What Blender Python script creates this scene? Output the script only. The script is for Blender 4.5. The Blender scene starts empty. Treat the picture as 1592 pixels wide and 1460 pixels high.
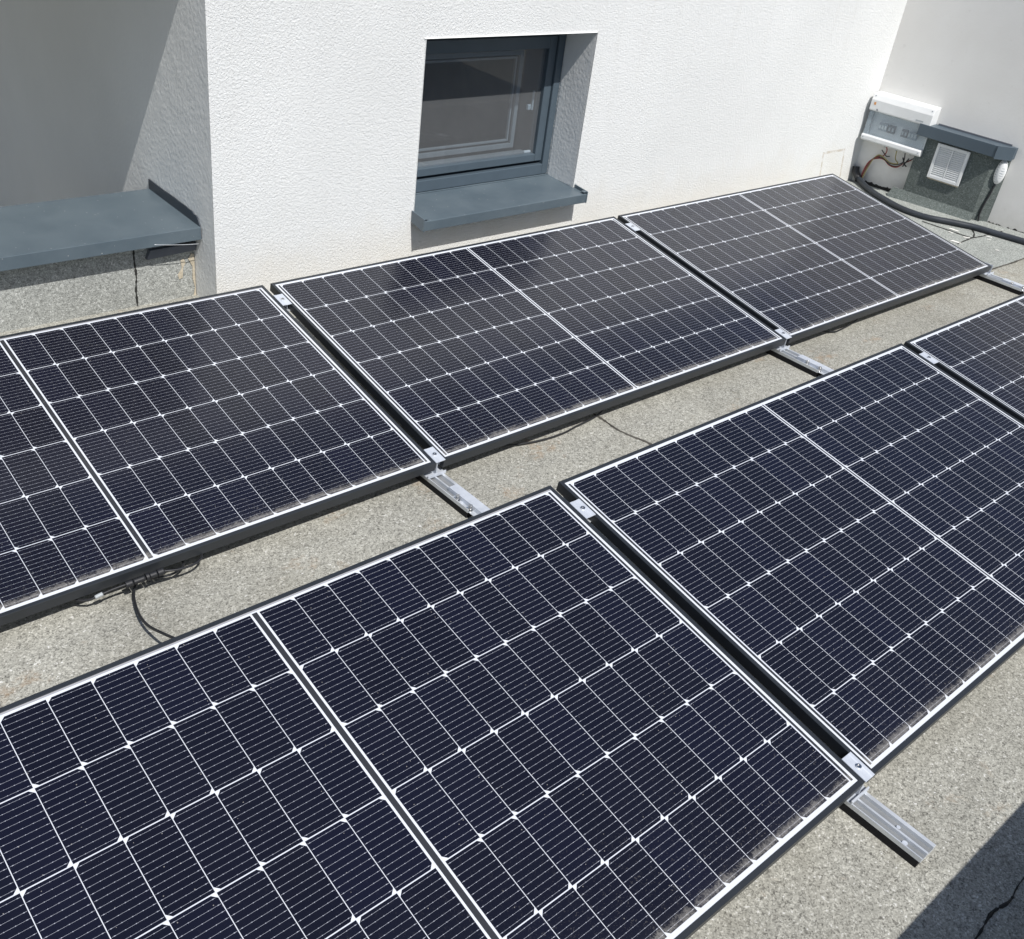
import bpy, math, random
from mathutils import Vector, Matrix
R = math.radians
random.seed(7)
S = bpy.context.scene
col = S.collection

# ------------------------------------------------------------------ helpers
class MB:
    """collects faces, then links them as ONE mesh object"""
    def __init__(s): s.v=[]; s.f=[]; s.m=[]; s.sm=[]
    def poly(s, pts, mi=0, smooth=False):
        i=len(s.v); s.v+= [tuple(p) for p in pts]; s.f.append(tuple(range(i,i+len(pts)))); s.m.append(mi); s.sm.append(smooth)
    def box(s, a, b, mi=0):
        x0,y0,z0=a; x1,y1,z1=b
        i=len(s.v)
        s.v+=[(x0,y0,z0),(x1,y0,z0),(x1,y1,z0),(x0,y1,z0),(x0,y0,z1),(x1,y0,z1),(x1,y1,z1),(x0,y1,z1)]
        for q in ((3,2,1,0),(4,5,6,7),(0,1,5,4),(1,2,6,5),(2,3,7,6),(3,0,4,7)):
            s.f.append(tuple(i+k for k in q)); s.m.append(mi); s.sm.append(False)
    def prism(s, base, vec, mi=0, mis=None):
        """extrude a planar polygon (list of 3-D points) along vec"""
        n=len(base); i=len(s.v); vec=Vector(vec)
        s.v+=[tuple(p) for p in base]+[tuple(Vector(p)+vec) for p in base]
        s.f.append(tuple(i+k for k in range(n))[::-1]); s.f.append(tuple(i+n+k for k in range(n)))
        s.m+=[mi,mi]; s.sm+=[False,False]
        for k in range(n):
            k2=(k+1)%n
            s.f.append((i+k,i+k2,i+n+k2,i+n+k)); s.m.append(mis[k] if mis else mi); s.sm.append(False)
    def tube(s, pts, r, seg=10, mi=0, sub=6, ring=None):
        P=catmull(pts, sub)
        n=len(P); i0=len(s.v); prev=None
        for k,p in enumerate(P):
            t=(P[min(k+1,n-1)]-P[max(k-1,0)]).normalized()
            if prev is None:
                a=Vector((0,0,1)) if abs(t.z)<.9 else Vector((1,0,0))
                u=t.cross(a).normalized()
            else:
                u=(prev-t*prev.dot(t)).normalized()
            prev=u; w=t.cross(u)
            rr=r*(ring(k) if ring else 1)
            for j in range(seg):
                an=2*math.pi*j/seg
                s.v.append(tuple(p+u*(rr*math.cos(an))+w*(rr*math.sin(an))))
        for k in range(n-1):
            for j in range(seg):
                a=i0+k*seg+j; b=i0+k*seg+(j+1)%seg
                s.f.append((a,b,b+seg,a+seg)); s.m.append(mi); s.sm.append(True)
        s.f.append(tuple(i0+j for j in range(seg))[::-1]); s.m.append(mi); s.sm.append(False)
        s.f.append(tuple(i0+(n-1)*seg+j for j in range(seg))); s.m.append(mi); s.sm.append(False)
    def cyl(s, c, r, h, seg=16, mi=0, axis='z', r2=None):
        r2=r if r2 is None else r2
        i=len(s.v)
        for kk,(rr,d) in enumerate(((r,0),(r2,h))):
            for j in range(seg):
                a=2*math.pi*j/seg; p=(rr*math.cos(a),rr*math.sin(a),d)
                if axis=='x': p=(p[2],p[0],p[1])
                if axis=='y': p=(p[1],p[2],p[0])
                s.v.append((c[0]+p[0],c[1]+p[1],c[2]+p[2]))
        for j in range(seg):
            j2=(j+1)%seg
            s.f.append((i+j,i+j2,i+seg+j2,i+seg+j)); s.m.append(mi); s.sm.append(True)
        s.f.append(tuple(i+j for j in range(seg))[::-1]); s.f.append(tuple(i+seg+j for j in range(seg))); s.m+=[mi,mi]; s.sm+=[False,False]
    def build(s, name, mats, parent=None, bevel=0, seg=2):
        me=bpy.data.meshes.new(name); me.from_pydata(s.v,[],s.f)
        mats=mats if isinstance(mats,(list,tuple)) else [mats]
        for m in mats: me.materials.append(m)
        me.polygons.foreach_set('material_index', s.m)
        me.polygons.foreach_set('use_smooth', s.sm)
        me.update()
        o=bpy.data.objects.new(name, me); col.objects.link(o)
        if parent is not None: o.parent=parent
        if bevel:
            b=o.modifiers.new('bevel','BEVEL'); b.width=bevel; b.segments=seg; b.limit_method='ANGLE'; b.angle_limit=R(40)
        return o

def catmull(pts, sub):
    P=[Vector(p) for p in pts]
    if len(P)<3 or sub<2: 
        if len(P)==2 and sub>=2: return [P[0].lerp(P[1],k/sub) for k in range(sub+1)]
        return P
    Q=[P[0]*2-P[1]]+P+[P[-1]*2-P[-2]]; out=[]
    for i in range(1,len(Q)-2):
        a,b,c,d=Q[i-1],Q[i],Q[i+1],Q[i+2]
        for k in range(sub):
            t=k/sub
            out.append(.5*((2*b)+(c-a)*t+(2*a-5*b+4*c-d)*t*t+(3*b-a-3*c+d)*t*t*t))
    out.append(P[-1]); return out

def tag(o, label=None, cat=None, group=None, kind=None):
    if label: o['label']=label
    if cat: o['category']=cat
    if group: o['group']=group
    if kind: o['kind']=kind
    return o
def empty(name, loc=(0,0,0), rot=(0,0,0)):
    o=bpy.data.objects.new(name,None); col.objects.link(o); o.location=loc; o.rotation_euler=rot
    o.empty_display_size=.05
    return o
def copy_tree(o, parent=None):
    c=o.copy(); col.objects.link(c); c.parent=parent
    for ch in list(o.children): copy_tree(ch,c)
    return c

# ------------------------------------------------------------------ materials
class X:
    """tiny arithmetic on node sockets"""
    def __init__(s,t,k): s.t=t; s.k=k
    def _op(s,op,*o):
        n=s.t.nodes.new('ShaderNodeMath'); n.operation=op
        for i,a in enumerate((s,)+o):
            if isinstance(a,X): s.t.links.new(a.k,n.inputs[i])
            else: n.inputs[i].default_value=a
        return X(s.t,n.outputs[0])
    def __add__(s,o): return s._op('ADD',o)
    def __sub__(s,o): return s._op('SUBTRACT',o)
    def __mul__(s,o): return s._op('MULTIPLY',o)
    def __truediv__(s,o): return s._op('DIVIDE',o)
    def abs(s): return s._op('ABSOLUTE')
    def pow(s,o): return s._op('POWER',o)
    def lt(s,o): return s._op('LESS_THAN',o)
    def gt(s,o): return s._op('GREATER_THAN',o)
    def min(s,o): return s._op('MINIMUM',o)
    def max(s,o): return s._op('MAXIMUM',o)
    def clamp(s): 
        r=s._op('ADD',0.0); r.k.node.use_clamp=True; return r
    def exp(s): return s._op('EXPONENT')

class Mat:
    def __init__(s,name,base=(.5,.5,.5),rough=.6,metal=0.,spec=.5):
        s.m=bpy.data.materials.new(name); s.m.use_nodes=True; s.t=s.m.node_tree
        s.b=s.t.nodes['Principled BSDF']
        s.b.inputs['Base Color'].default_value=(*base,1); s.b.inputs['Roughness'].default_value=rough
        s.b.inputs['Metallic'].default_value=metal; s.b.inputs['Specular IOR Level'].default_value=spec
        s._co=None
    def node(s,ty,**k):
        n=s.t.nodes.new(ty)
        for a,v in k.items(): setattr(n,a,v)
        return n
    def co(s):
        if s._co is None: s._co=s.node('ShaderNodeTexCoord').outputs['Object']
        return s._co
    def xyz(s):
        n=s.node('ShaderNodeSeparateXYZ'); s.t.links.new(s.co(),n.inputs[0]); return [X(s.t,n.outputs[i]) for i in range(3)]
    def mapped(s,scale=(1,1,1),rnd=False):
        n=s.node('ShaderNodeMapping'); n.inputs['Scale'].default_value=scale; s.t.links.new(s.co(),n.inputs[0])
        if rnd:
            oi=s.node('ShaderNodeObjectInfo'); c=s.node('ShaderNodeCombineXYZ')
            r=X(s.t,oi.outputs['Random'])*17.3
            s.t.links.new(r.k,c.inputs[0]); s.t.links.new(r.k,c.inputs[2]); s.t.links.new(c.outputs[0],n.inputs['Location'])
        return n.outputs[0]
    def noise(s,scale,detail=2,rough=.5,dist=0,vec=None):
        n=s.node('ShaderNodeTexNoise'); n.inputs['Scale'].default_value=scale; n.inputs['Detail'].default_value=detail
        n.inputs['Roughness'].default_value=rough; n.inputs['Distortion'].default_value=dist
        s.t.links.new(vec or s.co(),n.inputs['Vector']); return X(s.t,n.outputs['Fac'])
    def voro(s,scale,vec=None,feature='F1'):
        n=s.node('ShaderNodeTexVoronoi',feature=feature); n.inputs['Scale'].default_value=scale
        s.t.links.new(vec or s.co(),n.inputs['Vector'])
        sp=s.node('ShaderNodeSeparateColor'); s.t.links.new(n.outputs['Color'],sp.inputs[0])
        return X(s.t,n.outputs['Distance']), X(s.t,sp.outputs[0]), X(s.t,sp.outputs[1])
    def ramp(s,fac,stops,interp='LINEAR'):
        n=s.node('ShaderNodeValToRGB'); n.color_ramp.interpolation=interp; e=n.color_ramp.elements
        while len(e)<len(stops): e.new(.5)
        for i,(p,c) in enumerate(stops):
            e[i].position=p; e[i].color=(*(c if not isinstance(c,(int,float)) else (c,c,c)),1)
        s.t.links.new(fac.k,n.inputs[0]); return n.outputs[0]
    def mix(s,fac,a,b,mode='MIX'):
        n=s.node('ShaderNodeMix',data_type='RGBA',blend_type=mode)
        for i,v in ((0,fac),(6,a),(7,b)):
            if isinstance(v,X): s.t.links.new(v.k,n.inputs[i])
            elif isinstance(v,(int,float)): n.inputs[i].default_value=v
            elif isinstance(v,tuple): n.inputs[i].default_value=(*v,1)
            else: s.t.links.new(v,n.inputs[i])
        return n.outputs[2]
    def base(s,c): s.t.links.new(c,s.b.inputs['Base Color']); return s
    def rough(s,x): s.t.links.new(x.k,s.b.inputs['Roughness']); return s
    def bump(s,h,dist=.003,strength=1.):
        n=s.node('ShaderNodeBump'); n.inputs['Distance'].default_value=dist; n.inputs['Strength'].default_value=strength
        s.t.links.new(h.k,n.inputs['Height']); s.t.links.new(n.outputs[0],s.b.inputs['Normal']); return s

# white scratch plaster of the house
PLW=Mat('white_plaster',(.8,.79,.77),.9,spec=.25)
x,y,z=PLW.xyz()
n1=PLW.noise(135,3,.62,.7); n2=PLW.noise(1.6,4,.6)
big=PLW.noise(7,3,.6)
c=PLW.ramp(n2,[(.3,(.735,.745,.740)),(.7,(.785,.795,.790))])
base_tint=((z*-1.0-.0)*2.2+big*.9-.42).clamp()*.45  # warmer tone towards the foot of the wall, broken up by noise
c=PLW.mix(base_tint,c,(.66,.60,.48))
specks=PLW.noise(38,3,.7)
c=PLW.mix(((specks-.70)*9).clamp()*.35,c,(.45,.43,.40))
strk=PLW.noise(1,4,.65,vec=PLW.mapped((30,1,1.3)))
c=PLW.mix(((strk-.56)*5).clamp()*.16*(PLW.noise(.9,2,.5)*2.0-.5).clamp(),c,(.52,.50,.45))
xs=(x+(z+.05)*.25-4.15).abs()
outl=(xs.lt(.125)*z.lt(-.043)*z.gt(-.30))*(X(PLW.t,(xs.lt(.110)*z.lt(-.058)).k)*-1+1.0)
outl=outl*((PLW.noise(26,4,.7)-.33)*4).clamp()*.5
c=PLW.mix(outl,c,(.42,.33,.22))
PLW.base(c).bump(n1,.0048,1.0)
M_plaster=PLW.m
PLS=Mat('white_plaster_relief',(.8,.8,.79),.9,spec=.25); PLS.base(PLS.ramp(PLS.noise(1.6,4,.6),[(.3,(.735,.745,.740)),(.7,(.785,.795,.790))])); M_plaster_smooth=PLS.m

PLG=Mat('side_wall_plaster',(.66,.655,.64),.92,spec=.2)
n1=PLG.noise(70,3,.6,.6); n2=PLG.noise(2.3,4,.6); n3=PLG.noise(22,5,.7)
c=PLG.ramp(n2,[(.3,(.75,.735,.705)),(.7,(.80,.79,.765))])
c=PLG.mix(((n3-.62)*7).clamp()*.3,c,(.42,.41,.38))
x,y,z=PLG.xyz()
c=PLG.mix(((z*-1.0-.12)*5+n3*.8-.3).clamp()*.5,c,(.42,.41,.36))
PLG.base(c).bump(n1,.0012,.6); M_side=PLG.m

def granule(name, tint, dark, mean, sc=230, stains=True):
    g=Mat(name,(.3,.3,.28),.95,spec=.3)
    d1,r1,r2=g.voro(sc*1.45); d2,q1,q2=g.voro(sc*.6); nb=g.noise(2.2,5,.6); nf=g.noise(110,3,.7)
    f=(r1*.55+q1*.25+nf*.5-.15)
    k=mean
    c=g.ramp(f,[(.10,tuple(dark*k*t for t in tint)),(.38,tuple(.80*k*t for t in tint)),(.62,tuple(1.03*k*t for t in tint)),(.80,tuple(1.38*k*t for t in tint)),(.95,tuple(min(.8,2.1*k) for t in tint))])
    c=g.mix(1.0,c,g.ramp(nb,[(.25,.80),(.75,1.12)]),'MULTIPLY')
    if stains:
        tm=g.noise(1.7,3,.55,.3); c=g.mix(((tm-.52).abs()*-60.0+1.0).clamp()*g.noise(8,3,.6)*.28,c,(.16,.15,.12))
        c=g.mix(((tm-.52)*12.0).clamp()*.10,c,(.20,.19,.15))
        st=g.noise(5.5,5,.7,.4); st2=g.noise(45,4,.7)
        c=g.mix((((st-.60)*9).clamp()*((st2-.38)*4).clamp())*.5,c,(.36,.22,.11))
        c=g.mix(((g.noise(1.3,4,.6)-.52)*4).clamp()*.35,c,(.27,.245,.19))
    g.base(c).bump(r1*.6+nf*.8,.0018,.6)
    return g.m
M_roof=granule('mineral_roofing_felt',(1.0,.984,.872),.30,.39)
M_felt_green=granule('green_grey_roofing_felt',(.95,1.0,.94),.42,.36,stains=False)
M_felt_wall=granule('grey_parapet_felt',(.97,1.0,.95),.42,.38,stains=False)
M_felt_dark=granule('dark_green_slate_felt',(.86,1.0,.95),.5,.15,sc=260,stains=False)

def simple(name,c,r=.5,metal=0.,spec=.5,var=.12,bs=0):
    g=Mat(name,c,r,metal,spec)
    n=g.noise(9,4,.6)
    cc=g.ramp(n,[(.3,tuple(v*(1-var) for v in c)),(.7,tuple(min(1,v*(1+var)) for v in c))])
    g.base(cc)
    if bs: g.bump(g.noise(bs,3,.6),.001,.4)
    return g.m
M_metal_grey=Mat('anthracite_sheet_metal',(.085,.115,.145),.38,0,.5)
n=M_metal_grey.noise(6,5,.65); sp=M_metal_grey.voro(60)
c=M_metal_grey.ramp(n,[(.3,(.084,.113,.136)),(.7,(.114,.146,.169))])
c=M_metal_grey.mix((sp[0].lt(.12)*sp[1].gt(.86))*.6,c,(.5,.5,.48))
M_metal_grey.base(c).rough(n*.25+.28); M_metal_grey.bump(M_metal_grey.noise(3,2,.5),.002,.25); M_metal_grey=M_metal_grey.m
M_win=simple('slate_window_frame',(.072,.098,.122),.42,0,.5,.06)
M_inner=simple('pale_inner_frame',(.21,.22,.225),.5)
M_black=simple('black_anodised_frame',(.023,.027,.033),.42,0,.5,.15)
M_blk_and_shade=simple('matt_black_and_shade',(.012,.012,.014),.8,0,.3,.3,120)  # junction box black, also the painted shade along the rail sides
M_cable=simple('black_cable_sheath',(.018,.019,.022),.5,0,.5,.2)
M_cable2=simple('weathered_conduit',(.030,.036,.045),.5,0,.5,.25)
M_red=simple('red_wire_sheath',(.30,.04,.03),.5)
M_white_pl=simple('white_plastic',(.74,.75,.75),.4,0,.5,.04)
M_grey_pl=simple('grey_plastic',(.40,.43,.45),.45)
M_dark_pl=simple('dark_grey_plastic',(.12,.13,.15),.5)
M_orange=simple('orange_sticker',(.60,.28,.10),.6)
M_tar=simple('bitumen',(.03,.03,.028),.85,0,.3,.3,90)
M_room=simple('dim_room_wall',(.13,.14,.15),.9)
M_flake=simple('white_paint_chip',(.75,.74,.70),.8)
A=Mat('mill_aluminium',(.66,.68,.70),.40,.45,.5)
st=A.noise(1,3,.6,vec=A.mapped((260,3,260))); A.rough(st*.25+.28); A.base(A.ramp(A.noise(14,4,.6),[(.3,(.62,.65,.69)),(.7,(.76,.79,.82))])); M_alu=A.m
M_alu_groove=simple('dark_aluminium_groove',(.27,.28,.29),.55,.3,.5,.15)  # darker aluminium tone, used on the rail groove floors only
A=Mat('stainless_bolt',(.62,.62,.62),.25,1.); M_bolt=A.m
A=Mat('matt_aluminium_clamp',(.66,.70,.76),.5,.35,.5); A.base(A.ramp(A.noise(30,4,.6),[(.3,(.56,.60,.67)),(.7,(.70,.74,.80))])); M_clamp=A.m

W,H=1.755,1.04
GAP=.0305
def panel_surface(name, base, rough=.19, spec=.45, cells=False):
    g=Mat(name,base,rough,0,spec)
    x,y,z=g.xyz()
    if cells:   # each silicon wafer has its own slight tone
        sg=x._op('SIGN'); ix=((x-sg*.0088)/.0838)._op('FLOOR'); iy=((y+(H/2-.0202))/((H-.0404)/6))._op('FLOOR')
        oi=g.node('ShaderNodeObjectInfo'); wn=g.node('ShaderNodeTexWhiteNoise',noise_dimensions='3D'); cc=g.node('ShaderNodeCombineXYZ')
        for i,a in enumerate((ix,iy,X(g.t,oi.outputs['Random'])*50.0)): g.t.links.new(a.k,cc.inputs[i])
        g.t.links.new(cc.outputs[0],wn.inputs['Vector'])
        base=g.ramp(X(g.t,wn.outputs['Value']),[(0,tuple(v*.88 for v in base)),(.5,base),(1,(base[0]*1.08,base[1]*1.1,base[2]*1.22))])
    d=y+(H/2-.0112)
    vec=g.mapped((1,1,1),rnd=True)
    n1=g.noise(55,6,.72,1.2,vec=vec); n2=g.noise(150,3,.7,1.5,vec=vec); n3=g.noise(9,3,.6,vec=vec)
    band=((n1*.55+n2*.45-.42-(d-.017).abs()*14.0+n3*.45-.14)*5.0).clamp()*.27
    film=(d*-70.0).exp()*.08
    wisps=((n2-.60)*7).clamp()*(d*-7.0).exp()*.30
    v1,vr,vg=g.voro(85,vec=vec)
    speck=v1.lt(.085)*vr.gt(.80)*.4
    hazed=g.noise(3.2,4,.6,vec=vec)*.006
    m=(band.max(film).max(wisps).max(speck)+hazed).clamp()
    rgb=g.mix(m,base,(.60,.575,.53))
    g.base(rgb); g.rough(m*.8+rough)
    return g.m
M_cell=panel_surface('dark_silicon_cell',(.0050,.0056,.0138),spec=.40,cells=True)
M_back=panel_surface('white_backsheet',(.67,.70,.755))
M_rib=panel_surface('dark_cross_ribbon',(.035,.037,.043))
M_bus=panel_surface('silver_busbar',(.42,.44,.50))
M_edge_strip=panel_surface('pale_edge_strip',(.36,.36,.38))

# dusty window pane
G=Mat('dusty_window_glass'); t=G.t
mixa=G.node('ShaderNodeMixShader'); tr=G.node('ShaderNodeBsdfTransparent'); df=G.node('ShaderNodeBsdfDiffuse'); gl=G.node('ShaderNodeBsdfGlossy'); mixb=G.node('ShaderNodeMixShader'); fr=G.node('ShaderNodeLayerWeight')
tr.inputs[0].default_value=(.72,.80,.86,1); df.inputs[0].default_value=(.44,.46,.48,1); gl.inputs['Roughness'].default_value=.02
nn=G.noise(7,5,.6); f=nn*.06+.17
t.links.new(f.k,mixa.inputs[0]); t.links.new(tr.outputs[0],mixa.inputs[1]); t.links.new(df.outputs[0],mixa.inputs[2])
t.links.new((X(t,fr.outputs['Facing']).pow(5.0)*.95+.05).k,mixb.inputs[0]); t.links.new(mixa.outputs[0],mixb.inputs[1]); t.links.new(gl.outputs[0],mixb.inputs[2])
t.links.new(mixb.outputs[0],t.nodes['Material Output'].inputs[0]); M_pane=G.m
G=Mat('clear_smoked_cover'); t=G.t
mixa=G.node('ShaderNodeMixShader'); tr=G.node('ShaderNodeBsdfTransparent'); mixa.inputs[0].default_value=.16
tr.inputs[0].default_value=(.90,.93,.95,1); G.b.inputs['Base Color'].default_value=(.60,.63,.65,1); G.b.inputs['Roughness'].default_value=.2
t.links.new(tr.outputs[0],mixa.inputs[1]); t.links.new(G.b.outputs[0],mixa.inputs[2]); t.links.new(mixa.outputs[0],t.nodes['Material Output'].inputs[0]); M_clear=G.m

# ------------------------------------------------------------------ setting: roof
def zr(y): return -.2614-.0217*y
roof=MB()
roof.poly([(-9,-3.1,zr(-3.1)),(9,-3.1,zr(-3.1)),(9,.56,zr(.56)),(-9,.56,zr(.56))])
roof=roof.build('roof',M_roof); tag(roof,kind='structure')
# a second, greener felt sheet by the vent box
g=MB(); e=.004
pts=[(3.60,-.945),(3.9,-.957),(4.15,-.962),(4.45,-.955),(4.75,-.97),(4.75,.40),(3.60,.40)]
g.poly([(a,b,zr(b)+e) for a,b in pts]); g.build('felt_sheet',M_felt_green,roof)
def seam(pts,w,name='seam',parent=roof,mat=M_tar,h=.003,j=.25):
    P=catmull(pts,10); m=MB(); rows=[]
    for k,p in enumerate(P):
        tdir=(P[min(k+1,len(P)-1)]-P[max(k-1,0)]); tdir.z=0; tdir.normalize(); nrm=Vector((-tdir.y,tdir.x,0))
        ww=w*(1+random.uniform(-j,j)*2)
        rows.append((p-nrm*ww/2,p+Vector((0,0,h)),p+nrm*ww/2))
    for a,b in zip(rows,rows[1:]):
        m.poly([a[0],b[0],b[1],a[1]]); m.poly([a[1],b[1],b[2],a[2]])
    return m.build(name,mat,parent)
def rp(a,b,h=.001): return (a,b,zr(b)+h)
M_seam_soft=simple('worn_felt_joint',(.085,.08,.07),.9,0,.2,.4,60)
seam([rp(.735,-.55),rp(.727,-.90),rp(.727,-1.0),rp(.722,-1.085),rp(.735,-1.15),rp(.752,-1.212),rp(.76,-1.4)],.010,mat=M_seam_soft)
seam([rp(-3,-2.845),rp(-1,-2.836),rp(-.45,-2.833),rp(-.2,-2.826),rp(-.082,-2.833),rp(.0,-2.826),rp(.06,-2.836),rp(.139,-2.829),rp(.4,-2.832),rp(1.2,-2.83),rp(3,-2.84)],.0055,j=.35)
seam([rp(3.60,-.953,.006),rp(3.76,-.955,.006),rp(3.95,-.962,.006),rp(4.13,-.962,.006),rp(4.5,-.962,.006)],.008,mat=M_seam_soft)
seam([rp(4.129,-.33,.006),rp(4.14,-.48,.006),rp(4.146,-.60,.006),rp(4.16,-.636,.006)],.007)
seam([rp(3.956,-.648,.006),rp(4.06,-.640,.006),rp(4.15,-.636,.006),rp(4.28,-.65,.006),rp(4.401,-.652,.006),rp(4.48,-.66,.006)],.009)
seam([rp(4.307,-.557,.006),rp(4.25,-.60,.006),rp(4.17,-.636,.006)],.008)

chips=MB()
for (a,b,l) in ((4.184,-.504,.03),(4.126,-.615,.022),(3.983,-.624,.03),(4.283,-.673,.018),(4.096,-.818,.012),(4.231,-.699,.012),(4.116,-.52,.016),(4.36,-.735,.012)):
    an=random.uniform(-.4,.4)-1.2; u=Vector((math.cos(an),math.sin(an),0))*l; v=Vector((-u.y,u.x,0))*.35
    c0=Vector(rp(a,b,.006))
    chips.prism([c0-u-v,c0+u*.8-v*1.2,c0+u+v*.6,c0-u*.7+v],(0,0,.002))
tag(chips.build('paint_chips',M_flake),'small white paint chips scattered on the felt beside the vent box','debris',kind='stuff')

# ------------------------------------------------------------------ house
YW=.38; XC=-.016; XR=4.46; TOP=1.27
wx0,wx1,wz0,wz1=.900,1.854,-.005,.703; YF=.565
house=empty('house',(0,0,0))
tag(house,'white plastered house wall with one small slate blue window above the solar panels','house')
w=MB()
zb=-1.2
def q(a,b,c,d): w.poly([a,b,c,d])
xs_=[XC,wx0,wx1,XR]; zs=[zb,wz0,wz1,TOP]
for i in range(3):
    for k in range(3):
        if i==1 and k==1: continue
        q((xs_[i],YW,zs[k]),(xs_[i+1],YW,zs[k]),(xs_[i+1],YW,zs[k+1]),(xs_[i],YW,zs[k+1]))
# reveals
q((wx0,YW,wz0),(wx0,YW,wz1),(wx0,YF+.1,wz1),(wx0,YF+.1,wz0))
q((wx1,YW,wz0),(wx1,YF+.1,wz0),(wx1,YF+.1,wz1),(wx1,YW,wz1))
q((wx0,YW,wz1),(wx1,YW,wz1),(wx1,YF+.1,wz1),(wx0,YF+.1,wz1))
q((wx0,YW,wz0),(wx0,YF+.1,wz0),(wx1,YF+.1,wz0),(wx1,YW,wz0))
# return wall beside the balcony, top, back
q((XC,YW,zb),(XC,YW,TOP),(XC,YW+.010,TOP),(XC,YW+.010,zb)); q((XC+.03,YW+.010,zb),(XC+.03,YW+.010,TOP),(XC+.03,8.4,TOP),(XC+.03,8.4,zb))
q((XC,YW,TOP),(XR,YW,TOP),(XR,8.4,TOP),(XC,8.4,TOP))
q((XC,8.4,zb),(XC,8.4,TOP),(XR,8.4,TOP),(XR,8.4,zb))
me=w.build('facade_wall',M_plaster,house)
import bmesh
bm=bmesh.new(); bm.from_mesh(me.data); bmesh.ops.remove_doubles(bm,verts=bm.verts,dist=1e-5)
ed=[e for e in bm.edges if len(e.link_faces)==2 and e.calc_face_angle(0)>.5]
bmesh.ops.bevel(bm,geom=ed,offset=.006,segments=3,profile=.5,affect='EDGES'); bm.to_mesh(me.data); bm.free()
for p in me.data.polygons: p.use_smooth=False
# the rough plaster of the two raking-lit faces (return wall and window jamb) is real relief
from mathutils import noise as NZ
def relief(name, us, vs, place, amp, edge):
    m=MB(); nu,nv=len(us),len(vs)
    for i,u in enumerate(us):
        for k,v in enumerate(vs):
            h=NZ.noise(Vector((u*95,v*80,1.7)))*.65+NZ.noise(Vector((u*185,v*170,5.1)))*.45+NZ.noise(Vector((u*12,v*12,9.)))*.5
            f=min(1,edge(u)/.012)
            m.v.append(place(u,v,h*amp*f))
    for i in range(nu-1):
        for k in range(nv-1):
            a=i*nv+k; m.f.append((a,a+1,a+nv+1,a+nv)); m.m.append(0); m.sm.append(True)
    return m.build(name,M_plaster_smooth,house)
st=.0042
us=[YW+.0098+st*i for i in range(int(1.1/st))]; vs=[-.30+st*i for i in range(int(1.40/st))]
relief('return_wall',us,vs,lambda u,v,h:(XC-h,u,v),.0011,lambda u:u-us[0])
MBx=MB(); y_=us[-1]; zl,zh=vs[0],vs[-1]
MBx.poly([(XC,y_,zb),(XC,y_,TOP),(XC,8.4,TOP),(XC,8.4,zb)]); MBx.poly([(XC,us[0],zb),(XC,us[0],zl),(XC,y_,zl),(XC,y_,zb)]); MBx.poly([(XC,us[0],zh),(XC,us[0],TOP),(XC,y_,TOP),(XC,y_,zh)])
MBx.build('return_wall',M_plaster_smooth,house)
st=.0035
us=[YW+.0065+st*i for i in range(int(.178/st))]; vs=[wz0+.006+st*i for i in range(int((wz1-wz0-.012)/st))]
relief('jamb_plaster',us,vs,lambda u,v,h:(wx1-.0012-h*.8,u,v),.0011,lambda u:u-us[0])
# storey over the balcony + balcony back and end walls
LZ=1.072
o=MB(); o.box((-3.6,YW,LZ),(XC-.001,5.2,TOP)); o.build('balcony_lintel',M_plaster,house,.006)
o=MB(); o.box((-6,8.2,-1.2),(XC-.001,8.4,LZ+.199)); o.build('balcony_back_wall',M_plaster,house)
o=MB(); o.box((-6,.93,-1.12),(XC-.001,8.199,-1.10)); o.build('balcony_floor',M_side,house)
# room behind the window: an open-fronted box
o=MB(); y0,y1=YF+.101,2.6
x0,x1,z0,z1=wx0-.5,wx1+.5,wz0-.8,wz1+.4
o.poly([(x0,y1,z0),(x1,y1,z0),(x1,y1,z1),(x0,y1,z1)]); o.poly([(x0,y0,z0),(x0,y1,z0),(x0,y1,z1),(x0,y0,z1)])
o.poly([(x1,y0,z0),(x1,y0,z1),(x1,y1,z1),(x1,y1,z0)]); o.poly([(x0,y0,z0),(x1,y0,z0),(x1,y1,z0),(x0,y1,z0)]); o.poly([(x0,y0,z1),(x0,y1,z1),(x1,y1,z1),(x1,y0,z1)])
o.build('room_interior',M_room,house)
# window
def ring(mb,x0,x1,z0,z1,wd,ya,yb,bot=None,top=None):
    b=wd if bot is None else bot; t=wd if top is None else top
    mb.box((x0,ya,z0),(x0+wd,yb,z1)); mb.box((x1-wd,ya,z0),(x1,yb,z1))
    mb.box((x0+wd,ya,z0),(x1-wd,yb,z0+b)); mb.box((x0+wd,ya,z1-t),(x1-wd,yb,z1))
win=MB(); ring(win,wx0+.001,wx1-.001,.006,wz1-.001,.040,YF,YF+.07,.052,.050)
win=win.build('window',M_win,house,.003)
sh=MB(); ring(sh,wx0+.042,wx1-.042,.072,wz1-.056,.045,YF+.012,YF+.062,.036,.055); sh.build('sash',M_win,win,.003)
pn=MB(); pn.poly([(wx0+.085,YF+.032,.105),(wx1-.085,YF+.032,.105),(wx1-.085,YF+.032,wz1-.109),(wx0+.085,YF+.032,wz1-.109)]); pn.build('glass_pane',M_pane,win)
il=MB(); ring(il,wx0+.09,wx1-.17,.125,wz1-.13,.022,YF+.085,YF+.10,.022,.022); ring(il,wx0+.11,wx1-.20,.155,wz1-.16,.010,YF+.095,YF+.108); il.box((wx0+.09,YF+.040,.106),(wx1-.13,YF+.075,.116)); il.build('inner_frame',M_inner,win,.002)
hd=MB(); hd.box((wx1-.115,YF+.075,.30),(wx1-.075,YF+.09,.325)); hd.box((wx1-.098,YF+.066,.300),(wx1-.089,YF+.076,.39)); hd.build('window_handle',M_grey_pl,win,.003)
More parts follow.
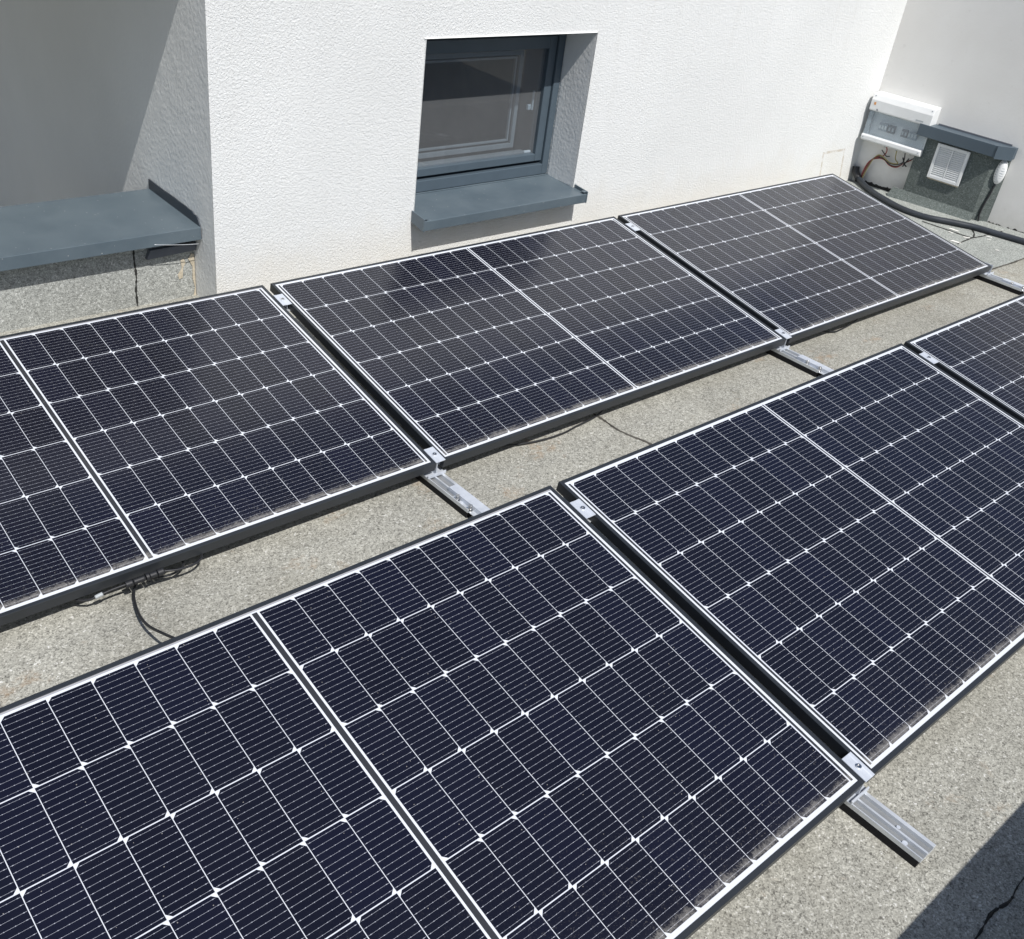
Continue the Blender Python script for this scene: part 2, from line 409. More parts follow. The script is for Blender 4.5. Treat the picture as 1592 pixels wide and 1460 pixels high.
hd=MB(); hd.box((wx1-.135,YF+.038,.108),(wx1-.095,YF+.05,.118)); hd.build('latch',M_white_pl,win,.002)
# sill: sheet metal with folded front and upturned ends
sl=MB(); sx0,sx1=.890,1.872; ya,yb=.292,YF-.001
sl.prism([(sx0+.006,ya,-.012),(sx0+.006,yb,.001),(sx0+.006,yb,.004),(sx0+.006,ya,-.008)],(sx1-sx0-.012,0,0))
sl.box((sx0+.006,ya-.003,-.050),(sx1-.006,ya,-.008))
for xx in (sx0,sx1-.006):
    sl.prism([(xx,ya-.005,-.052),(xx,YW-.001,-.040),(xx,YW-.001,.012),(xx,ya-.005,.004)],(.006,0,0))
for xx in (sx0+.006,sx1-.026): sl.box((xx,ya-.001,.0),(xx+.020,ya+.02,.004))
sl.box((wx0+.002,YF-.012,.004),(wx1-.002,YF-.002,.0075)); sl.build('window_sill',M_metal_grey,house,.0015)

# ------------------------------------------------------------------ balcony parapet on the left
par=empty('parapet_wall',(-1.5,.56,zr(.56)))
tag(par,'low felt covered parapet wall with wide blue grey metal coping at the left','parapet')
def rel(mb,root):
    l=root.location; mb.v=[(a-l.x,b-l.y,c-l.z) for a,b,c in mb.v]; return mb
m=MB(); m.box((-6,.556,-.35),(XC-.002,.90,-.012)); rel(m,par).build('parapet_body',M_felt_wall,par)
m=MB()
prof=[(.480,-.014),(.483,-.014),(.483,.031),(.924,.033),(.924,-.03),(.927,-.03),(.927,.0365),(.480,.0345)]
m.prism([(-6,a,b) for a,b in prof],(6-.020,0,0)); cop=rel(m,par).build('coping',M_metal_grey,par,.0015)
m=MB(); # ragged upturn against the return wall
top=[(.49,.040),(.505,.062),(.52,.069),(.535,.066),(.55,.074),(.58,.073),(.60,.076),(.66,.075),(.70,.077),(.80,.075),(.925,.077)]
m.prism([(-.0215,.482,-.012),(-.0215,.927,.030)]+[(-.0215,a,b) for a,b in reversed(top)],(.004,0,0)); rel(m,par).build('upstand',simple('dark_sheet_metal',(.035,.045,.06),.45),cop)
m=MB(); m.prism([(-.215,.535,-.085),(-.02,.530,-.075),(-.02,.530,-.045),(-.20,.535,-.05)],(0,.02,0)); rel(m,par).build('bracket',M_dark_pl,cop,.001)
m=MB(); m.tube([(-.21,.470,.0),(-.15,.474,-.012),(-.09,.478,-.022),(-.03,.482,-.03)],.0012,5); rel(m,par).build('wire',M_alu,cop)
# vertical tar joint and mortar smear
def wseam(pts,w,y,mat):
    m=MB(); P=catmull(pts,8); rows=[]
    for p in P:
        ww=w*random.uniform(.5,1.6); rows.append(((p.x-ww/2,y,p.z),(p.x,y-.003,p.z),(p.x+ww/2,y,p.z)))
    for a,b in zip(rows,rows[1:]): m.poly([a[0],b[0],b[1],a[1]]); m.poly([a[1],b[1],b[2],a[2]])
    return m
rel(wseam([(-.255,0,-.03),(-.256,0,-.09),(-.253,0,-.15),(-.259,0,-.21),(-.257,0,-.285)],.007,.5555,M_tar),par).build('seam',M_tar,par)
M_mortar=Mat('mortar_smear',(.52,.46,.36),.95,spec=.2); nm=M_mortar.noise(60,4,.7); M_mortar.base(M_mortar.ramp(nm,[(.3,(.40,.35,.26)),(.7,(.58,.52,.42))])).bump(nm,.004,.8)
m=MB(); pts=[(-.012,-.275),(-.012,-.10),(-.030,-.095),(-.045,-.115),(-.028,-.15),(-.030,-.20),(-.022,-.24),(-.03,-.275)]
m.prism([(XC-.0025 if a>-.02 else a,.5555,b) for a,b in pts],(0,-.003,0)); rel(m,par).build('mortar',M_mortar.m,par,.001)
m=MB(); pts=[(-.075,-.118),(-.062,-.112),(-.055,-.13),(-.066,-.15),(-.07,-.19),(-.085,-.195),(-.09,-.175),(-.072,-.15)]
m.prism([(a,.5555,b) for a,b in pts],(0,-.002,0)); rel(m,par).build('mortar',M_mortar.m,par,.001)

# parapet on the near side of the roof: throws the long shadow
fp=empty('roof_parapet',(0,-3.3,zr(-3.1)))
tag(fp,'low rendered parapet casting the dark shadow at the lower right','parapet')
ht=(3.10-2.735)*1.358
m=MB(); m.box((-8,-.15,-.3),(8,.20,ht-.02)); m.build('parapet_body',M_side,fp)
m=MB(); m.box((-8,-.17,ht-.02),(8,.20,ht)); m.build('coping',M_metal_grey,fp)

# ------------------------------------------------------------------ right-hand wall (turned 7 degrees)
AL=R(7); DS=Vector((math.sin(AL),-math.cos(AL),0)); NN=Vector((-math.cos(AL),-math.sin(AL),0))
RW=(0,0,AL-math.pi/2)
def rw(s_,n_,z_): return Vector((XR,YW,0))+DS*s_+NN*n_+Vector((0,0,z_))
sw=empty('side_wall',(XR,YW,0),RW)
tag(sw,'pale grey rendered wall at right meeting the white house wall in the corner','wall')
m=MB(); m.box((-.3,0,-.6),(6,.3,TOP)); m.build('wall_body',M_side,sw)
def wseam2(pts,n):
    m=MB(); P=catmull(pts,8)
    rows=[]
    for p in P:
        a=random.uniform(.003,.016); rows.append(((p.x,-.001,p.z-.03),(p.x,-.004,p.z+a*.4),(p.x,-.001,p.z+a)))
    for a,b in zip(rows,rows[1:]): m.poly([a[0],b[0],b[1],a[1]]); m.poly([a[1],b[1],b[2],a[2]])
    return m
wseam2([(.03,0,-.250),(.10,0,-.252),(.184,0,-.250),(.26,0,-.248),(.34,0,-.246)],0).build('tar_edge',M_tar,sw)
wseam2([(.88,0,-.248),(.95,0,-.252),(.99,0,-.250),(1.06,0,-.247),(1.134,0,-.245),(1.3,0,-.242),(1.8,0,-.235)],0).build('tar_edge',M_tar,sw)

# vent box
vb=empty('vent_box',tuple(rw(.6,0,-.26)),RW)
tag(vb,'low dark green felted vent box with grey metal cap against the right wall','vent')
def P(s_,n_,z_): return (s_-.6,-n_,z_+.26)
def vprism(poly,z0,z1):
    m=MB(); m.prism([P(a,b,z0) for a,b in poly],(0,0,z1-z0)); return m
vprism([(.368,.0),(.908,.0),(.822,.060),(.368,.060)],-.30,.145).build('felt_body',M_felt_dark,vb,.003)
m=MB() # cant strip at the foot
m.prism([P(.30,.060,-.205),P(.30,.115,-.262),P(.30,.060,-.27)],Vector(P(.83,.06,-.205))-Vector(P(.30,.06,-.205))); m.build('foot_fillet',M_felt_dark,vb,.002)
cp=vprism([(.352,.0),(.918,.0),(.912,.036),(.832,.105),(.352,.105)],  .138,.205).build('cap',M_win,vb,.002)
m=vprism([(.43,.001),(.88,.001),(.88,.012),(.43,.012)],.2052,.214); m.build('flashing',M_dark_pl,cp)
m=vprism([(.833,.1075),(.9135,.0375),(.917,.041),(.835,.1105)],.132,.208); m.build('corner_piece',M_win,cp,.001)
gr=MB(); s0,s1,z0,z1=.487,.688,-.085,.122
for (a,b,c_,d_) in ((s0,s0+.018,z0,z1),(s1-.018,s1,z0,z1),(s0+.018,s1-.018,z0,z0+.018),(s0+.018,s1-.018,z1-.018,z1)):
    gr.box(P(b,.0605,c_)[:1]+(-.075,)+(c_+.26,),(P(a,0,0)[0],-.0605,d_+.26)) if False else gr.box((a-.6,-.075,c_+.26),(b-.6,-.0605,d_+.26))
gro=gr.build('vent_grille',M_white_pl,vb,.002)
sl=MB()
for k in range(15):
    zz=z0+.0235+k*(z1-z0-.047)/14
    sl.prism([(s0+.018-.6,-.0625,zz+.26-.0045),(s0+.018-.6,-.0735,zz+.26-.0055),(s0+.018-.6,-.0735,zz+.26-.0025),(s0+.018-.6,-.0625,zz+.26+.0055)],(s1-s0-.036,0,0))
sl.box(((s0+s1)/2-.603,-.0742,z0+.018+.26),((s0+s1)/2-.597,-.0736,z1-.018+.26))
sl.build('louvre',M_white_pl,gro)
m=MB(); m.poly([(s0+.015-.6,-.0612,z0+.26+.015),(s1-.015-.6,-.0612,z0+.26+.015),(s1-.015-.6,-.0612,z1+.26-.015),(s0+.015-.6,-.0612,z1+.26-.015)]); m.build('insect_mesh',M_dark_pl,gro)
m=MB(); m.box((s0-.6+.006,-.0665,z0+.26-.008),(s1-.6-.004,-.0605,z0+.26-.0005)); m.build('sealant',M_mortar.m,vb,.001)

# ribbed white lamp on the splayed side of the vent box
a0=rw(.822,.060,0); a1=rw(.908,0,0); sd=(a1-a0).normalized(); sn=Vector((sd.y,-sd.x,0))
if sn.dot(DS)<0: sn=-sn
lroot=empty('bulkhead_lamp',tuple(a0+(a1-a0)*.62+sn*.002+Vector((0,0,.055))),(0,0,math.atan2(sd.y,sd.x)))
tag(lroot,'oval white ribbed lamp on the splayed right side of the vent box','lamp')
flip=1 if (Matrix.Rotation(math.atan2(sd.y,sd.x),3,'Z')@Vector((0,1,0))).dot(sn)>0 else -1
m=MB(); NU,NV=20,14; rx,rz,rd=.031,.074,.034
grid=[]
for i in range(NV+1):
    ph=math.pi/2*i/NV; row=[]
    for j in range(NU):
        th=2*math.pi*j/NU; row.append((rx*math.cos(th)*math.cos(ph)**.6,flip*rd*math.sin(ph),rz*math.sin(th)*math.cos(ph)**.6))
    grid.append(row)
for i in range(NV):
    for j in range(NU):
        m.poly([grid[i][j],grid[i][(j+1)%NU],grid[i+1][(j+1)%NU],grid[i+1][j]],0,True)
m.build('diffuser',M_white_pl,lroot)
m=MB()
for k in range(-4,5):
    zz=k*.0138; ww=rx*math.sqrt(max(.05,1-(zz/rz)**2)); hh=rd*math.sqrt(max(.1,1-(zz/rz)**2))
    pts=[]
    for j in range(13):
        th=math.pi*j/12; pts.append((-.0+ww*1.0*math.cos(th),flip*(hh*math.sin(th)*.97+.0015),zz))
    m.tube(pts[1:-1],.0022,5,sub=2)
m.build('rib',M_grey_pl,lroot)
cd=[(.0,flip*.006,-.072),(-.006,flip*.008,-.09),(-.012,flip*.008,-.14),(-.022,flip*.007,-.20),(-.026,flip*.008,-.26),(-.020,flip*.012,-.30)]
m=MB(); m.tube(cd,.0055,8); m.build('cord',M_cable,lroot)
m=MB(); m.cyl((0,flip*.006,-.078),.007,.016,12); m.build('gland',M_dark_pl,lroot)

# distribution box
db=empty('distribution_box',tuple(rw(.22,0,.02)),RW)
tag(db,'white electrical distribution box with clear grey cover mounted in the wall corner','fuse box')
def Q(s_,n_,z_): return (s_-.22,-n_,z_-.02)
def qbox(m,s0,s1,n0,n1,z0,z1): m.box((s0-.22,-n1,z0-.02),(s1-.22,-n0,z1-.02))
m=MB(); L0,L1=.014,.412
pr=[(0.001,.197),(.094,.197),(.101,.203),(.101,.262),(.086,.296),(.001,.302)]
m.prism([Q(L0,a,b) for a,b in pr],(L1-L0,0,0))
pr=[(0.001,.016),(.085,.014),(.101,.024),(.101,.046),(.095,.054),(.001,.054)]
m.prism([Q(L0+.002,a,b) for a,b in pr],(L1-L0-.004,0,0))
qbox(m,L0+.002,L1-.002,.001,.062,.0541,.1969)
m.build('enclosure',M_white_pl,db,.003)
m=MB(); qbox(m,L0+.003,L1-.003,.086,.090,.0545,.1965); m.build('clear_cover',M_clear,db,.001)
m=MB(); qbox(m,L0+.004,L0+.030,.063,.0855,.056,.195); m.build('hinge_strip',M_grey_pl,db)
for s0,s1,dk in ((.100,.155,0),(.162,.205,1),(.250,.290,1),(.294,.350,0)):
    m=MB(); qbox(m,s0,s1,.0625,.078,.094,.140); b=m.build('breaker',M_grey_pl if not dk else M_dark_pl,db,.001)
    m=MB()
    n=3 if not dk else 2
    for k in range(n):
        c0=s0+(s1-s0)*(k+.5)/n; qbox(m,c0-.005,c0+.005,.0785,.083,.108,.128)
    m.build('toggle',M_white_pl if not dk else M_grey_pl,b)
m=MB(); qbox(m,.036,.049,.1012,.1018,.234,.250); m.build('sticker',M_orange,db)
m=MB(); qbox(m,.062,.070,.1012,.1018,.206,.214); qbox(m,.066,.074,.1012,.1018,.203,.206); m.build('printed_mark',M_dark_pl,db)
m=MB(); qbox(m,.318,.366,.1012,.1018,.212,.220); m.build('printed_mark',M_grey_pl,db)

for sx_ in (.165,.240,.295,.335):
    m=MB(); c0=Q(sx_,.040,.016); m.cyl((c0[0],c0[1],c0[2]-.016),.0075,.016,10); m.build('cable_gland',M_grey_pl,db)
for sx_,sz_ in ((.030,.285),(.396,.285),(.030,.036),(.396,.036)):
    m=MB(); c0=Q(sx_,.1005 if sz_<.1 else .092,sz_); m.cyl((c0[0],c0[1]-.002,c0[2]),.004,.003,10,axis='y'); m.build('screw',M_grey_pl,db)
# wires under the box
wb=empty('wire_bundle',tuple(rw(.08,.03,-.22)),RW)
tag(wb,'loose red and black wires hanging below the distribution box','wires')
def V(s_,n_,z_): return (s_-.08,-n_+.03,z_+.22)
for k,(name,mt) in enumerate((('red_wire',M_red),('black_wire',M_cable),('red_wire',M_red),('black_wire',M_cable),('yellow_wire',simple('yellow_wire_sheath',(.35,.30,.12),.5)))):
    o_=(k-2)*.004; m=MB()
    endp=[(.320,-.03),(.335,-.012),(.170,.012),(.295,.012),(.240,.012)][k]
    pts=[V(.075+o_,.03+o_,-.235),V(.086+o_,.03,-.159),V(.106+o_,.028,-.098+o_),V(.143,.03+o_,-.068+o_*1.5)]
    if k==2: pts+=[V(.172,.03,-.052),V(.182,.03,-.02),V(.165,.03,.013)]
    else: pts+=[V(.180,.03+o_,-.070+o_),V(.226,.032,-.090+o_),V(.274,.03,-.085+o_*1.5)]+([V(.31,.03,-.062),V(endp[0]+.03,.03,endp[1])] if k<2 else [V(endp[0]+.01,.03,-.05),V(endp[0],.03,endp[1])])
    m.tube(pts,.0034,7); m.build(name,mt,wb)
m=MB(); m.tube([V(.150,.035,-.022),V(.19,.036,-.05),V(.212,.036,-.045)],.003,6); m.build('cable_tie',M_cable,wb)
m=MB(); m.tube([V(.295,.036,-.028),V(.318,.038,-.062),V(.335,.036,-.075)],.004,6); m.tube([V(.335,.036,-.024),V(.318,.038,-.062),V(.312,.036,-.08)],.004,6); m.build('cable_tie',M_cable,wb)

# corrugated conduit along the floor
cpts=[(4.432,.345,-.205),(4.425,.30,-.235),(4.36,.215,-.242),(4.285,.10,-.241),(4.225,-.03,-.240),(4.180,-.17,-.238),(4.185,-.316,-.234),(4.255,-.45,-.229),(4.315,-.561,-.227),(4.345,-.685,-.226),(4.375,-.842,-.222),(4.42,-1.1,-.216),(4.50,-1.5,-.208)]
cr=empty('conduit',(4.3,-.3,zr(-.3)))
tag(cr,'thick black corrugated conduit lying on the roof in front of the vent box','cable')
m=MB(); m.tube(cpts,.017,12,sub=44,ring=lambda k:1+.07*(k%2)); rel(m,cr).build('corrugated_tube',M_cable2,cr)
m=MB(); m.tube([(4.442,.36,-.17),(4.436,.35,-.20),(4.428,.315,-.232)],.021,12); rel(m,cr).build('tape_collar',M_cable,cr)

# ------------------------------------------------------------------ solar panels
LIP=.0112; TZ=.030; GZ=.0282
def make_frame():
    m=MB(); prof=[(.028,0),(0,0),(0,.029),(.0008,TZ),(LIP-.0005,TZ),(LIP,.0295),(LIP,.024),(.002,.024),(.002,.002),(.028,.002)]
    def cor(d): return [(-W/2+d,-H/2+d),(W/2-d,-H/2+d),(W/2-d,H/2-d),(-W/2+d,H/2-d)]
    n=len(prof)
    for k in range(n):
        a=prof[k]; b=prof[(k+1)%n]; A_=cor(a[0]); B_=cor(b[0])
        for j in range(4):
            j2=(j+1)%4
            m.poly([(*A_[j],a[1]),(*B_[j],b[1]),(*B_[j2],b[1]),(*A_[j2],a[1])])
    return m
MARG=.0202; RP=(H-2*MARG)/6
def halves(rib):
    """x start of the cells of each half and the ribbon strips"""
    cg=rib/2+.0042; edge=.029
    p=(W/2-edge-cg)/10
    return p,cg,edge
def make_cells(rib):
    p,cg,edge=halves(rib); m=MB(); cw=p-.0015; chh=RP-.0022; c=.0090
    for side in (-1,1):
        for i in range(10):
            xc=side*(cg+p*(i+.5))
            for r in range(6):
                yc=H/2-MARG-RP*(r+.5)
                ch=1 if (r%2==0)==(side>0) else -1   # which long side is chamfered
                xl,xr_,yb,yt=xc-cw/2,xc+cw/2,yc-chh/2,yc+chh/2
                if ch>0: pts=[(xl,yb),(xr_-c,yb),(xr_,yb+c),(xr_,yt-c),(xr_-c,yt),(xl,yt)]
                else: pts=[(xl+c,yb),(xr_,yb),(xr_,yt),(xl+c,yt),(xl,yt-c),(xl,yb+c)]
                m.poly([(a,b,GZ+.0002) for a,b in pts],0)
                for b in range(12):
                    yy=yb+chh*(b+.5)/12; e0=.0012
                    a0=xl+e0; a1=xr_-e0
                    if b in (0,11):
                        if ch>0: a1-=.003
                        else: a0+=.003
                    hw=.00021
                    m.poly([(a0,yy-hw,GZ+.0003),(a1,yy-hw,GZ+.0003),(a1,yy+hw,GZ+.0003),(a0,yy+hw,GZ+.0003)],1)
                    for t_ in (.06,.28,.5,.72,.94):
                        xx=a0+(a1-a0)*t_; hx=.0014 if t_ in(.06,.94) else .0008; hy=.0006
                        m.poly([(xx-hx,yy-hy,GZ+.0004),(xx+hx,yy-hy,GZ+.0004),(xx+hx,yy+hy,GZ+.0004),(xx-hx,yy+hy,GZ+.0004)],1)
    return m
def make_ribbons(rib,root):
    y0=H/2-MARG+.001
    def st(a,b,ya,yb):
        m=MB(); m.poly([(a,ya,GZ+.0002),(b,ya,GZ+.0002),(b,yb,GZ+.0002),(a,yb,GZ+.0002)]); m.build('connecting_ribbon',M_rib,root)
    st(-rib/2,rib/2,-y0,y0)
    for s_ in (-1,1):
        a,b=sorted((s_*(W/2-.0255),s_*(W/2-.0185))); st(a,b,-y0,y0)
def make_panel(rib,edge_strip):
    root=empty('solar_panel')
    make_frame().build('frame',M_black,root)
    m=MB(); e=.0095
    m.box((-W/2+e,-H/2+e,.0245),(W/2-e,H/2-e,GZ))
    if edge_strip: m.poly([(-W/2+LIP,H/2-LIP-.0045,GZ+.0002),(W/2-LIP,H/2-LIP-.0045,GZ+.0002),(W/2-LIP,H/2-LIP,GZ+.0002),(-W/2+LIP,H/2-LIP,GZ+.0002)],1)  # thin grey strip along the far inner edge of the frame
    m.build('backsheet',[M_back,M_edge_strip],root)
    make_cells(rib).build('cell_grid',[M_cell,M_bus],root)
    make_ribbons(rib,root)
    m=MB(); m.box((-.05,-.03,.008),(.05,.03,.0244)); m.build('junction_box',M_blk_and_shade,root,.002)
    return root
TB,TF=.1486,.1413
def place(o,row,k,label):
    t=TB if row=='B' else TF
    ox,oy,oz=(0,0,0) if row=='B' else (.0175,-1.478,.0325)
    xc=ox+k*(W+GAP)+W/2; v=H/2
    top=Vector((xc,oy-v*math.cos(t),oz-v*math.sin(t)))
    nrm=Vector((0,-math.sin(t),math.cos(t)))
    o.location=top-nrm*TZ; o.rotation_euler=(t,0,0); tag(o,label,'solar panel','solar panels in two tilted rows')
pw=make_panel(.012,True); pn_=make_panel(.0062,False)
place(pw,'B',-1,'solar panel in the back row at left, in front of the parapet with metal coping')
place(pn_,'B',0,'middle solar panel of the back row, directly below the window')
place(copy_tree(pn_),'B',1,'solar panel at the right end of the back row, nearest the vent box')
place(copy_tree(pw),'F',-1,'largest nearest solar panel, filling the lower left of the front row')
place(copy_tree(pn_),'F',0,'front row solar panel above and right of the exposed rail end')
place(copy_tree(pn_),'F',1,'front row solar panel showing only a small corner at the right edge')

# ------------------------------------------------------------------ rails, clamps, connectors
def make_rail(y0,y1,supports):
    """y0 = far end, y1 = near end; local origin on the roof under the near end"""
    root=empty('mounting_rail'); L=y0-y1
    def zz(yl): return -.0217*yl
    m=MB(); pr=[(-.029,.021),(.029,.021),(.029,.034),(.0195,.034),(.0193,.0335),(.0185,.025),(-.001,.025),(-.002,.034),(-.0075,.034),(-.008,.025),(-.025,.025),(-.026,.034),(-.029,.034)]
    m.prism([(a,0,b) for a,b in pr],(0,L,zz(L)),mis=[0,0,0,0,0,1,0,0,0,1,0,0,0]); prof=m.build('profile',[M_alu,M_alu_groove],root,.0006,1)
    m=MB(); m.cyl((-.0165,.045,.0250),.006,.0022,12); m.build('rivet',M_clamp,prof)
    m=MB(); m.cyl((.0085,.075,.0250),.0045,.0016,12); m.build('rivet',M_clamp,prof)
    m=MB(); m.prism([(-.0290,.004,.0005),(.028,.004,.0005),(.028,.004,.0208),(-.0290,.004,.0208)],(0,L-.008,zz(L-.008))); m.build('side_shade_block',M_blk_and_shade,root)  # black block: the shade on the rail's side, put in as a dark shape
    for (yf,yr,zf,zr_) in supports:   # local y of front clip and rear post, panel underside heights
        m=MB(); b0=zz(yf)+.034
        m.box((-.034,yf-.004,b0+.001),(.034,yf+.0,b0+.012)); m.box((-.034,yf-.0,b0+.001),(.034,yf+.055,b0+.004)); m.box((-.0015,yf+.001,b0+.004),(.0015,yf+.05,zf+.03))
        m.build('front_clip',M_clamp,root,.0008)
        m=MB(); b1=zz(yr)+.034
        m.box((-.012,yr-.02,b1),(.012,yr+.02,zr_)); m.box((-.030,yr-.03,zr_-.004),(.030,yr+.03,zr_)); m.box((-.028,yr-.05,b1),(.028,yr+.05,b1+.004)); m.build('rear_post',M_alu,root,.001)
    return root
def panel_z(row,v,under=True):
    t=TB if row=='B' else TF; oy,oz=(0,0) if row=='B' else (-1.478,.0325)
    dz=TZ if under else 0
    return oy-v*math.cos(t)+dz*math.sin(t), oz-v*math.sin(t)-dz*math.cos(t)
def rail_at(x,y0,y1,row,src,label):
    yf,zf=panel_z(row,H); yr,zr_=panel_z(row,.11)
    if src is None:
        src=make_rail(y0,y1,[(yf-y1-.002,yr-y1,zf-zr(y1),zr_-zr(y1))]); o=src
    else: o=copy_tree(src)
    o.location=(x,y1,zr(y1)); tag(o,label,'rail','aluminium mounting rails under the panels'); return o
XB=[-GAP/2,W+GAP/2,2*W+GAP*1.5+.0]; XF=[.0175-GAP/2,.0175+W+GAP/2]
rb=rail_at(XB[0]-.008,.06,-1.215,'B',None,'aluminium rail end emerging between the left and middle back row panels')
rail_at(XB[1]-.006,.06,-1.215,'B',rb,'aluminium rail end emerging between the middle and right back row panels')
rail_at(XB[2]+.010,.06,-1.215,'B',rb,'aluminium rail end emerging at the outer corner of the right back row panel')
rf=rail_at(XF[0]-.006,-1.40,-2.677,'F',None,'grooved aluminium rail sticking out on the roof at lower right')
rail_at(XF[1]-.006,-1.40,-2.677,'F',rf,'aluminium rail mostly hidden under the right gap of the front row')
# connectors that join the rails between the rows
def make_conn():
    root=empty('rail_connector'); m=MB()
    m.box((-.012,-.30,.0350),(.021,0,.0395)); m.box((-.0125,-.30,.025),(-.010,0,.0349)); m.build('cover_plate',M_clamp,root,.0008)
    for yy in (-.055,-.115):
        m=MB(); m.cyl((-.022,yy,.025),.0085,.004,6); m.cyl((-.022,yy,.029),.0055,.014,12); m.cyl((-.022,yy,.043),.0062,.003,12); m.build('bolt',M_bolt,root)
    m=MB(); m.box((-.030,-.22,.0245),(-.013,-.03,.0262)); m.build('lower_plate',M_alu,root,.0006)
    return root
cn=make_conn(); 
for i,(xx,lb) in enumerate(((XB[0]-.006,'aluminium joint plate with two bolts bridging the rails at the left gap between the rows'),(XB[1]-.004,'aluminium joint plate with two bolts bridging the rails at the middle gap between the rows'),(XB[2]+.012,'aluminium joint plate bridging the rails near the right edge, farthest from the camera'))):
    o=cn if i==0 else copy_tree(cn)
    o.location=(xx,-1.10,zr(-1.10)); o.rotation_euler=(-.0217,0,0); tag(o,lb,'connector','rail connectors between the panel rows')
# clamps
def make_clamp():
    root=empty('panel_clamp'); m=MB(); hw=.0175; L=.033
    m.prism([(-hw,-L,.0),(hw,-L,.0),(hw,-L,.0028),(.0075,-L,.0028),(.0070,-L,.0022),(-.0070,-L,.0022),(-.0075,-L,.0028),(-hw,-L,.0028)],(0,2*L,0))
    m.box((-.0125,-L+.016,-.028),(-.0095,L-.016,-.0002)); m.box((.0095,-L+.016,-.028),(.0125,L-.016,-.0002))
    m.build('plate',M_clamp,root,.0006,1)
    m=MB(); n=14
    for k in range(n):   # socket head: ring with a sunken hexagon
        a0,a1=2*math.pi*k/n,2*math.pi*(k+1)/n
        def pp(r,a,z): return (r*math.cos(a),r*math.sin(a),z)
        m.poly([pp(.0062,a0,.0022),pp(.0062,a1,.0022),pp(.0062,a1,.0062),pp(.0062,a0,.0062)],0,True)
        m.poly([pp(.0062,a0,.0062),pp(.0062,a1,.0062),pp(.0034,a1,.0062),pp(.0034,a0,.0062)])
        m.poly([pp(.0034,a0,.0062),pp(.0034,a1,.0062),pp(.0034,a1,.0034),pp(.0034,a0,.0034)])
    m.poly([(.0034*math.cos(2*math.pi*k/n),.0034*math.sin(2*math.pi*k/n),.0034) for k in range(n)]); m.build('bolt',M_bolt,root)
    return root
cl=make_clamp(); first=True
for row,x,v,lb in (('B',XB[0],.110,'metal clamp near the top of the gap between left and middle back row panels'),
                   ('B',XB[0],1.009,'metal clamp at the lower corner between left and middle back row panels'),
                   ('B',XB[1],.110,'metal clamp near the top of the gap between middle and right back row panels'),
                   ('B',XB[1],1.009,'metal clamp at the lower corner between middle and right back row panels'),
                   ('F',XF[0],.112,'metal clamp near the top of the gap beside the nearest panel'),
                   ('F',XF[0],1.009,'metal clamp at the lower end of the gap, just above the exposed rail'),
                   ('F',XF[1],.112,'metal clamp at the upper right, between the two far panels of the front row')):
    o=cl if first else copy_tree(cl); first=False
    t=TB if row=='B' else TF; oy,oz=(0,0) if row=='B' else (-1.478,.0325)
    o.location=(x,oy-v*math.cos(t)-.0008*math.sin(t),oz-v*math.sin(t)+.0008*math.cos(t)); o.rotation_euler=(t,0,0)
    tag(o,lb,'clamp','panel clamps in the gaps')

# ------------------------------------------------------------------ cables between the rows
def g_(a,b,h): return (a,b,zr(b)+h)
cb=empty('connector_cable',(-.95,-1.0,zr(-1.0)))
tag(cb,'black plug connector and looped cable hanging under the left back row panel','cable')
m=MB(); m.tube([(-1.14,-.97,-.195),(-1.085,-1.025,-.196),(-1.055,-1.037,-.186),(-1.02,-1.038,-.182),(-.985,-1.040,-.180)],.0032,8); rel(m,cb).build('cable',M_cable,cb)
m=MB(); m.tube([(-1.062,-1.036,-.189),(-1.044,-1.038,-.184)],.0052,8); rel(m,cb).build('cable_marker',M_grey_pl,cb)
a,b=Vector((-.990,-1.040,-.181)),Vector((-.892,-1.043,-.177))
pl=None
for nm,f0,f1,r_ in (('plug_nut',0,.20,.0092),('plug',.20,.52,.0078),('plug_collar',.52,.62,.0105),('socket',.62,.82,.0085),('plug_nut',.82,1.,.0098)):
    m=MB(); m.tube([a.lerp(b,f0+.008),a.lerp(b,f1-.008)],r_,10); rel(m,cb).build(nm,M_cable,cb)
m=MB(); m.tube([(-.895,-1.043,-.177),(-.86,-1.052,-.181),(-.82,-1.050,-.185),(-.795,-1.040,-.186),(-.782,-1.022,-.188),(-.790,-.99,-.186),(-.83,-.95,-.18)],.0032,8); rel(m,cb).build('cable',M_cable,cb)
m=MB(); m.tube([(-.935,-1.043,-.186),(-.90,-1.035,-.200),(-.86,-1.032,-.206),(-.825,-1.01,-.205),(-.84,-.97,-.2)],.0030,8); rel(m,cb).build('cable',M_cable,cb)
lc=empty('link_cable',(-.97,-1.1,zr(-1.1)))
tag(lc,'black cable curving across the roof strip from back row to front row at left','cable')
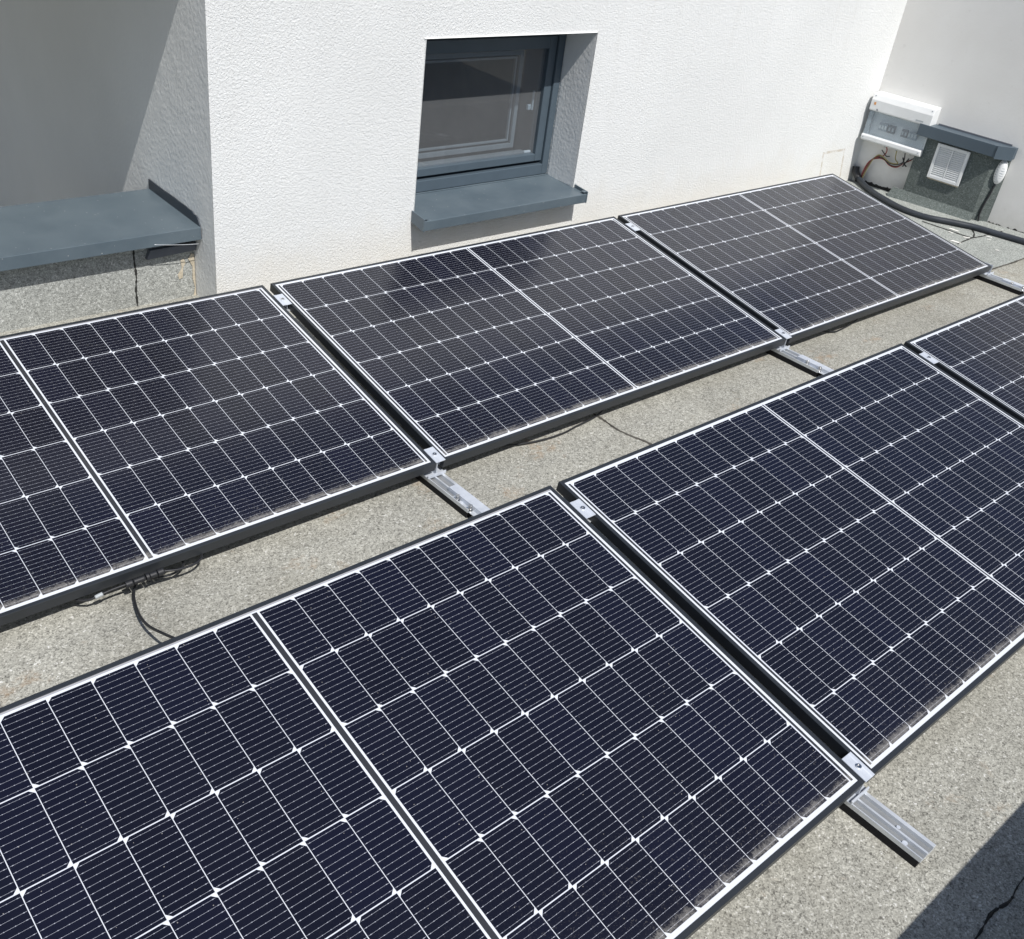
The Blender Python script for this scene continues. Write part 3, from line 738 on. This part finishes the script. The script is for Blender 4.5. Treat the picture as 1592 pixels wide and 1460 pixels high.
m=MB(); m.tube([(-.925,-.96,-.19),(-.940,-1.0,-.205),g_(-.955,-1.012,.022),g_(-.974,-1.046,.018),g_(-.989,-1.10,.020),g_(-.997,-1.150,.030),g_(-.999,-1.200,.046),g_(-.995,-1.278,.080),g_(-.975,-1.38,.11),g_(-.94,-1.52,.12)],.0036,8); rel(m,lc).build('cable',M_cable,lc)
for pts,lb in (([(.80,-.95,.03),(.725,-.990,.016),(.599,-1.003,.008),(.524,-1.012,.007),(.421,-1.006,.008),(.308,-.978,.012),(.2,-.93,.03)],'thin black cable sagging below the front edge of the middle back row panel'),
               ([(2.46,-.94,.03),(2.387,-.982,.014),(2.231,-1.000,.008),(2.17,-.992,.009),(2.08,-.95,.02)],'thin black cable sagging below the front edge of the right back row panel')):
    m=MB(); m.tube([g_(*p) for p in pts],.0032,8); o=m.build('panel_cable',M_cable); tag(o,lb,'cable','cables sagging below the back row')

# ------------------------------------------------------------------ light, sky, camera
d=Vector((math.sin(R(10)),math.cos(R(10)),-1.358)).normalized()
el=math.asin(-d.z)
sun=bpy.data.lights.new('sun','SUN'); sun.energy=4.65; sun.angle=R(.5); sun.color=(1,.972,.93)
so=bpy.data.objects.new('sun',sun); col.objects.link(so); so.rotation_euler=d.to_track_quat('-Z','Y').to_euler()
wd=bpy.data.worlds.new('World'); S.world=wd; wd.use_nodes=True
nt=wd.node_tree; bg=nt.nodes['Background']; sky=nt.nodes.new('ShaderNodeTexSky'); sky.sky_type='NISHITA'; sky.sun_disc=False
sky.sun_elevation=el; sky.sun_rotation=math.atan2(-d.x,-d.y); sky.air_density=1; sky.dust_density=1.2
nt.links.new(sky.outputs[0],bg.inputs[0]); bg.inputs[1].default_value=.088
cam=bpy.data.cameras.new('camera'); co=bpy.data.objects.new('camera',cam); col.objects.link(co); S.camera=co
co.location=(-1.6617,-2.943535,1.51854); co.rotation_euler=(.98175336,-.12469265,-.71301303)
cam.sensor_width=36; cam.lens=1562.4888/1592*36; cam.clip_start=.01; cam.clip_end=200
S.view_settings.view_transform='Standard'; S.view_settings.look='None'; S.view_settings.exposure=0; S.view_settings.gamma=1
S.render.film_transparent=False
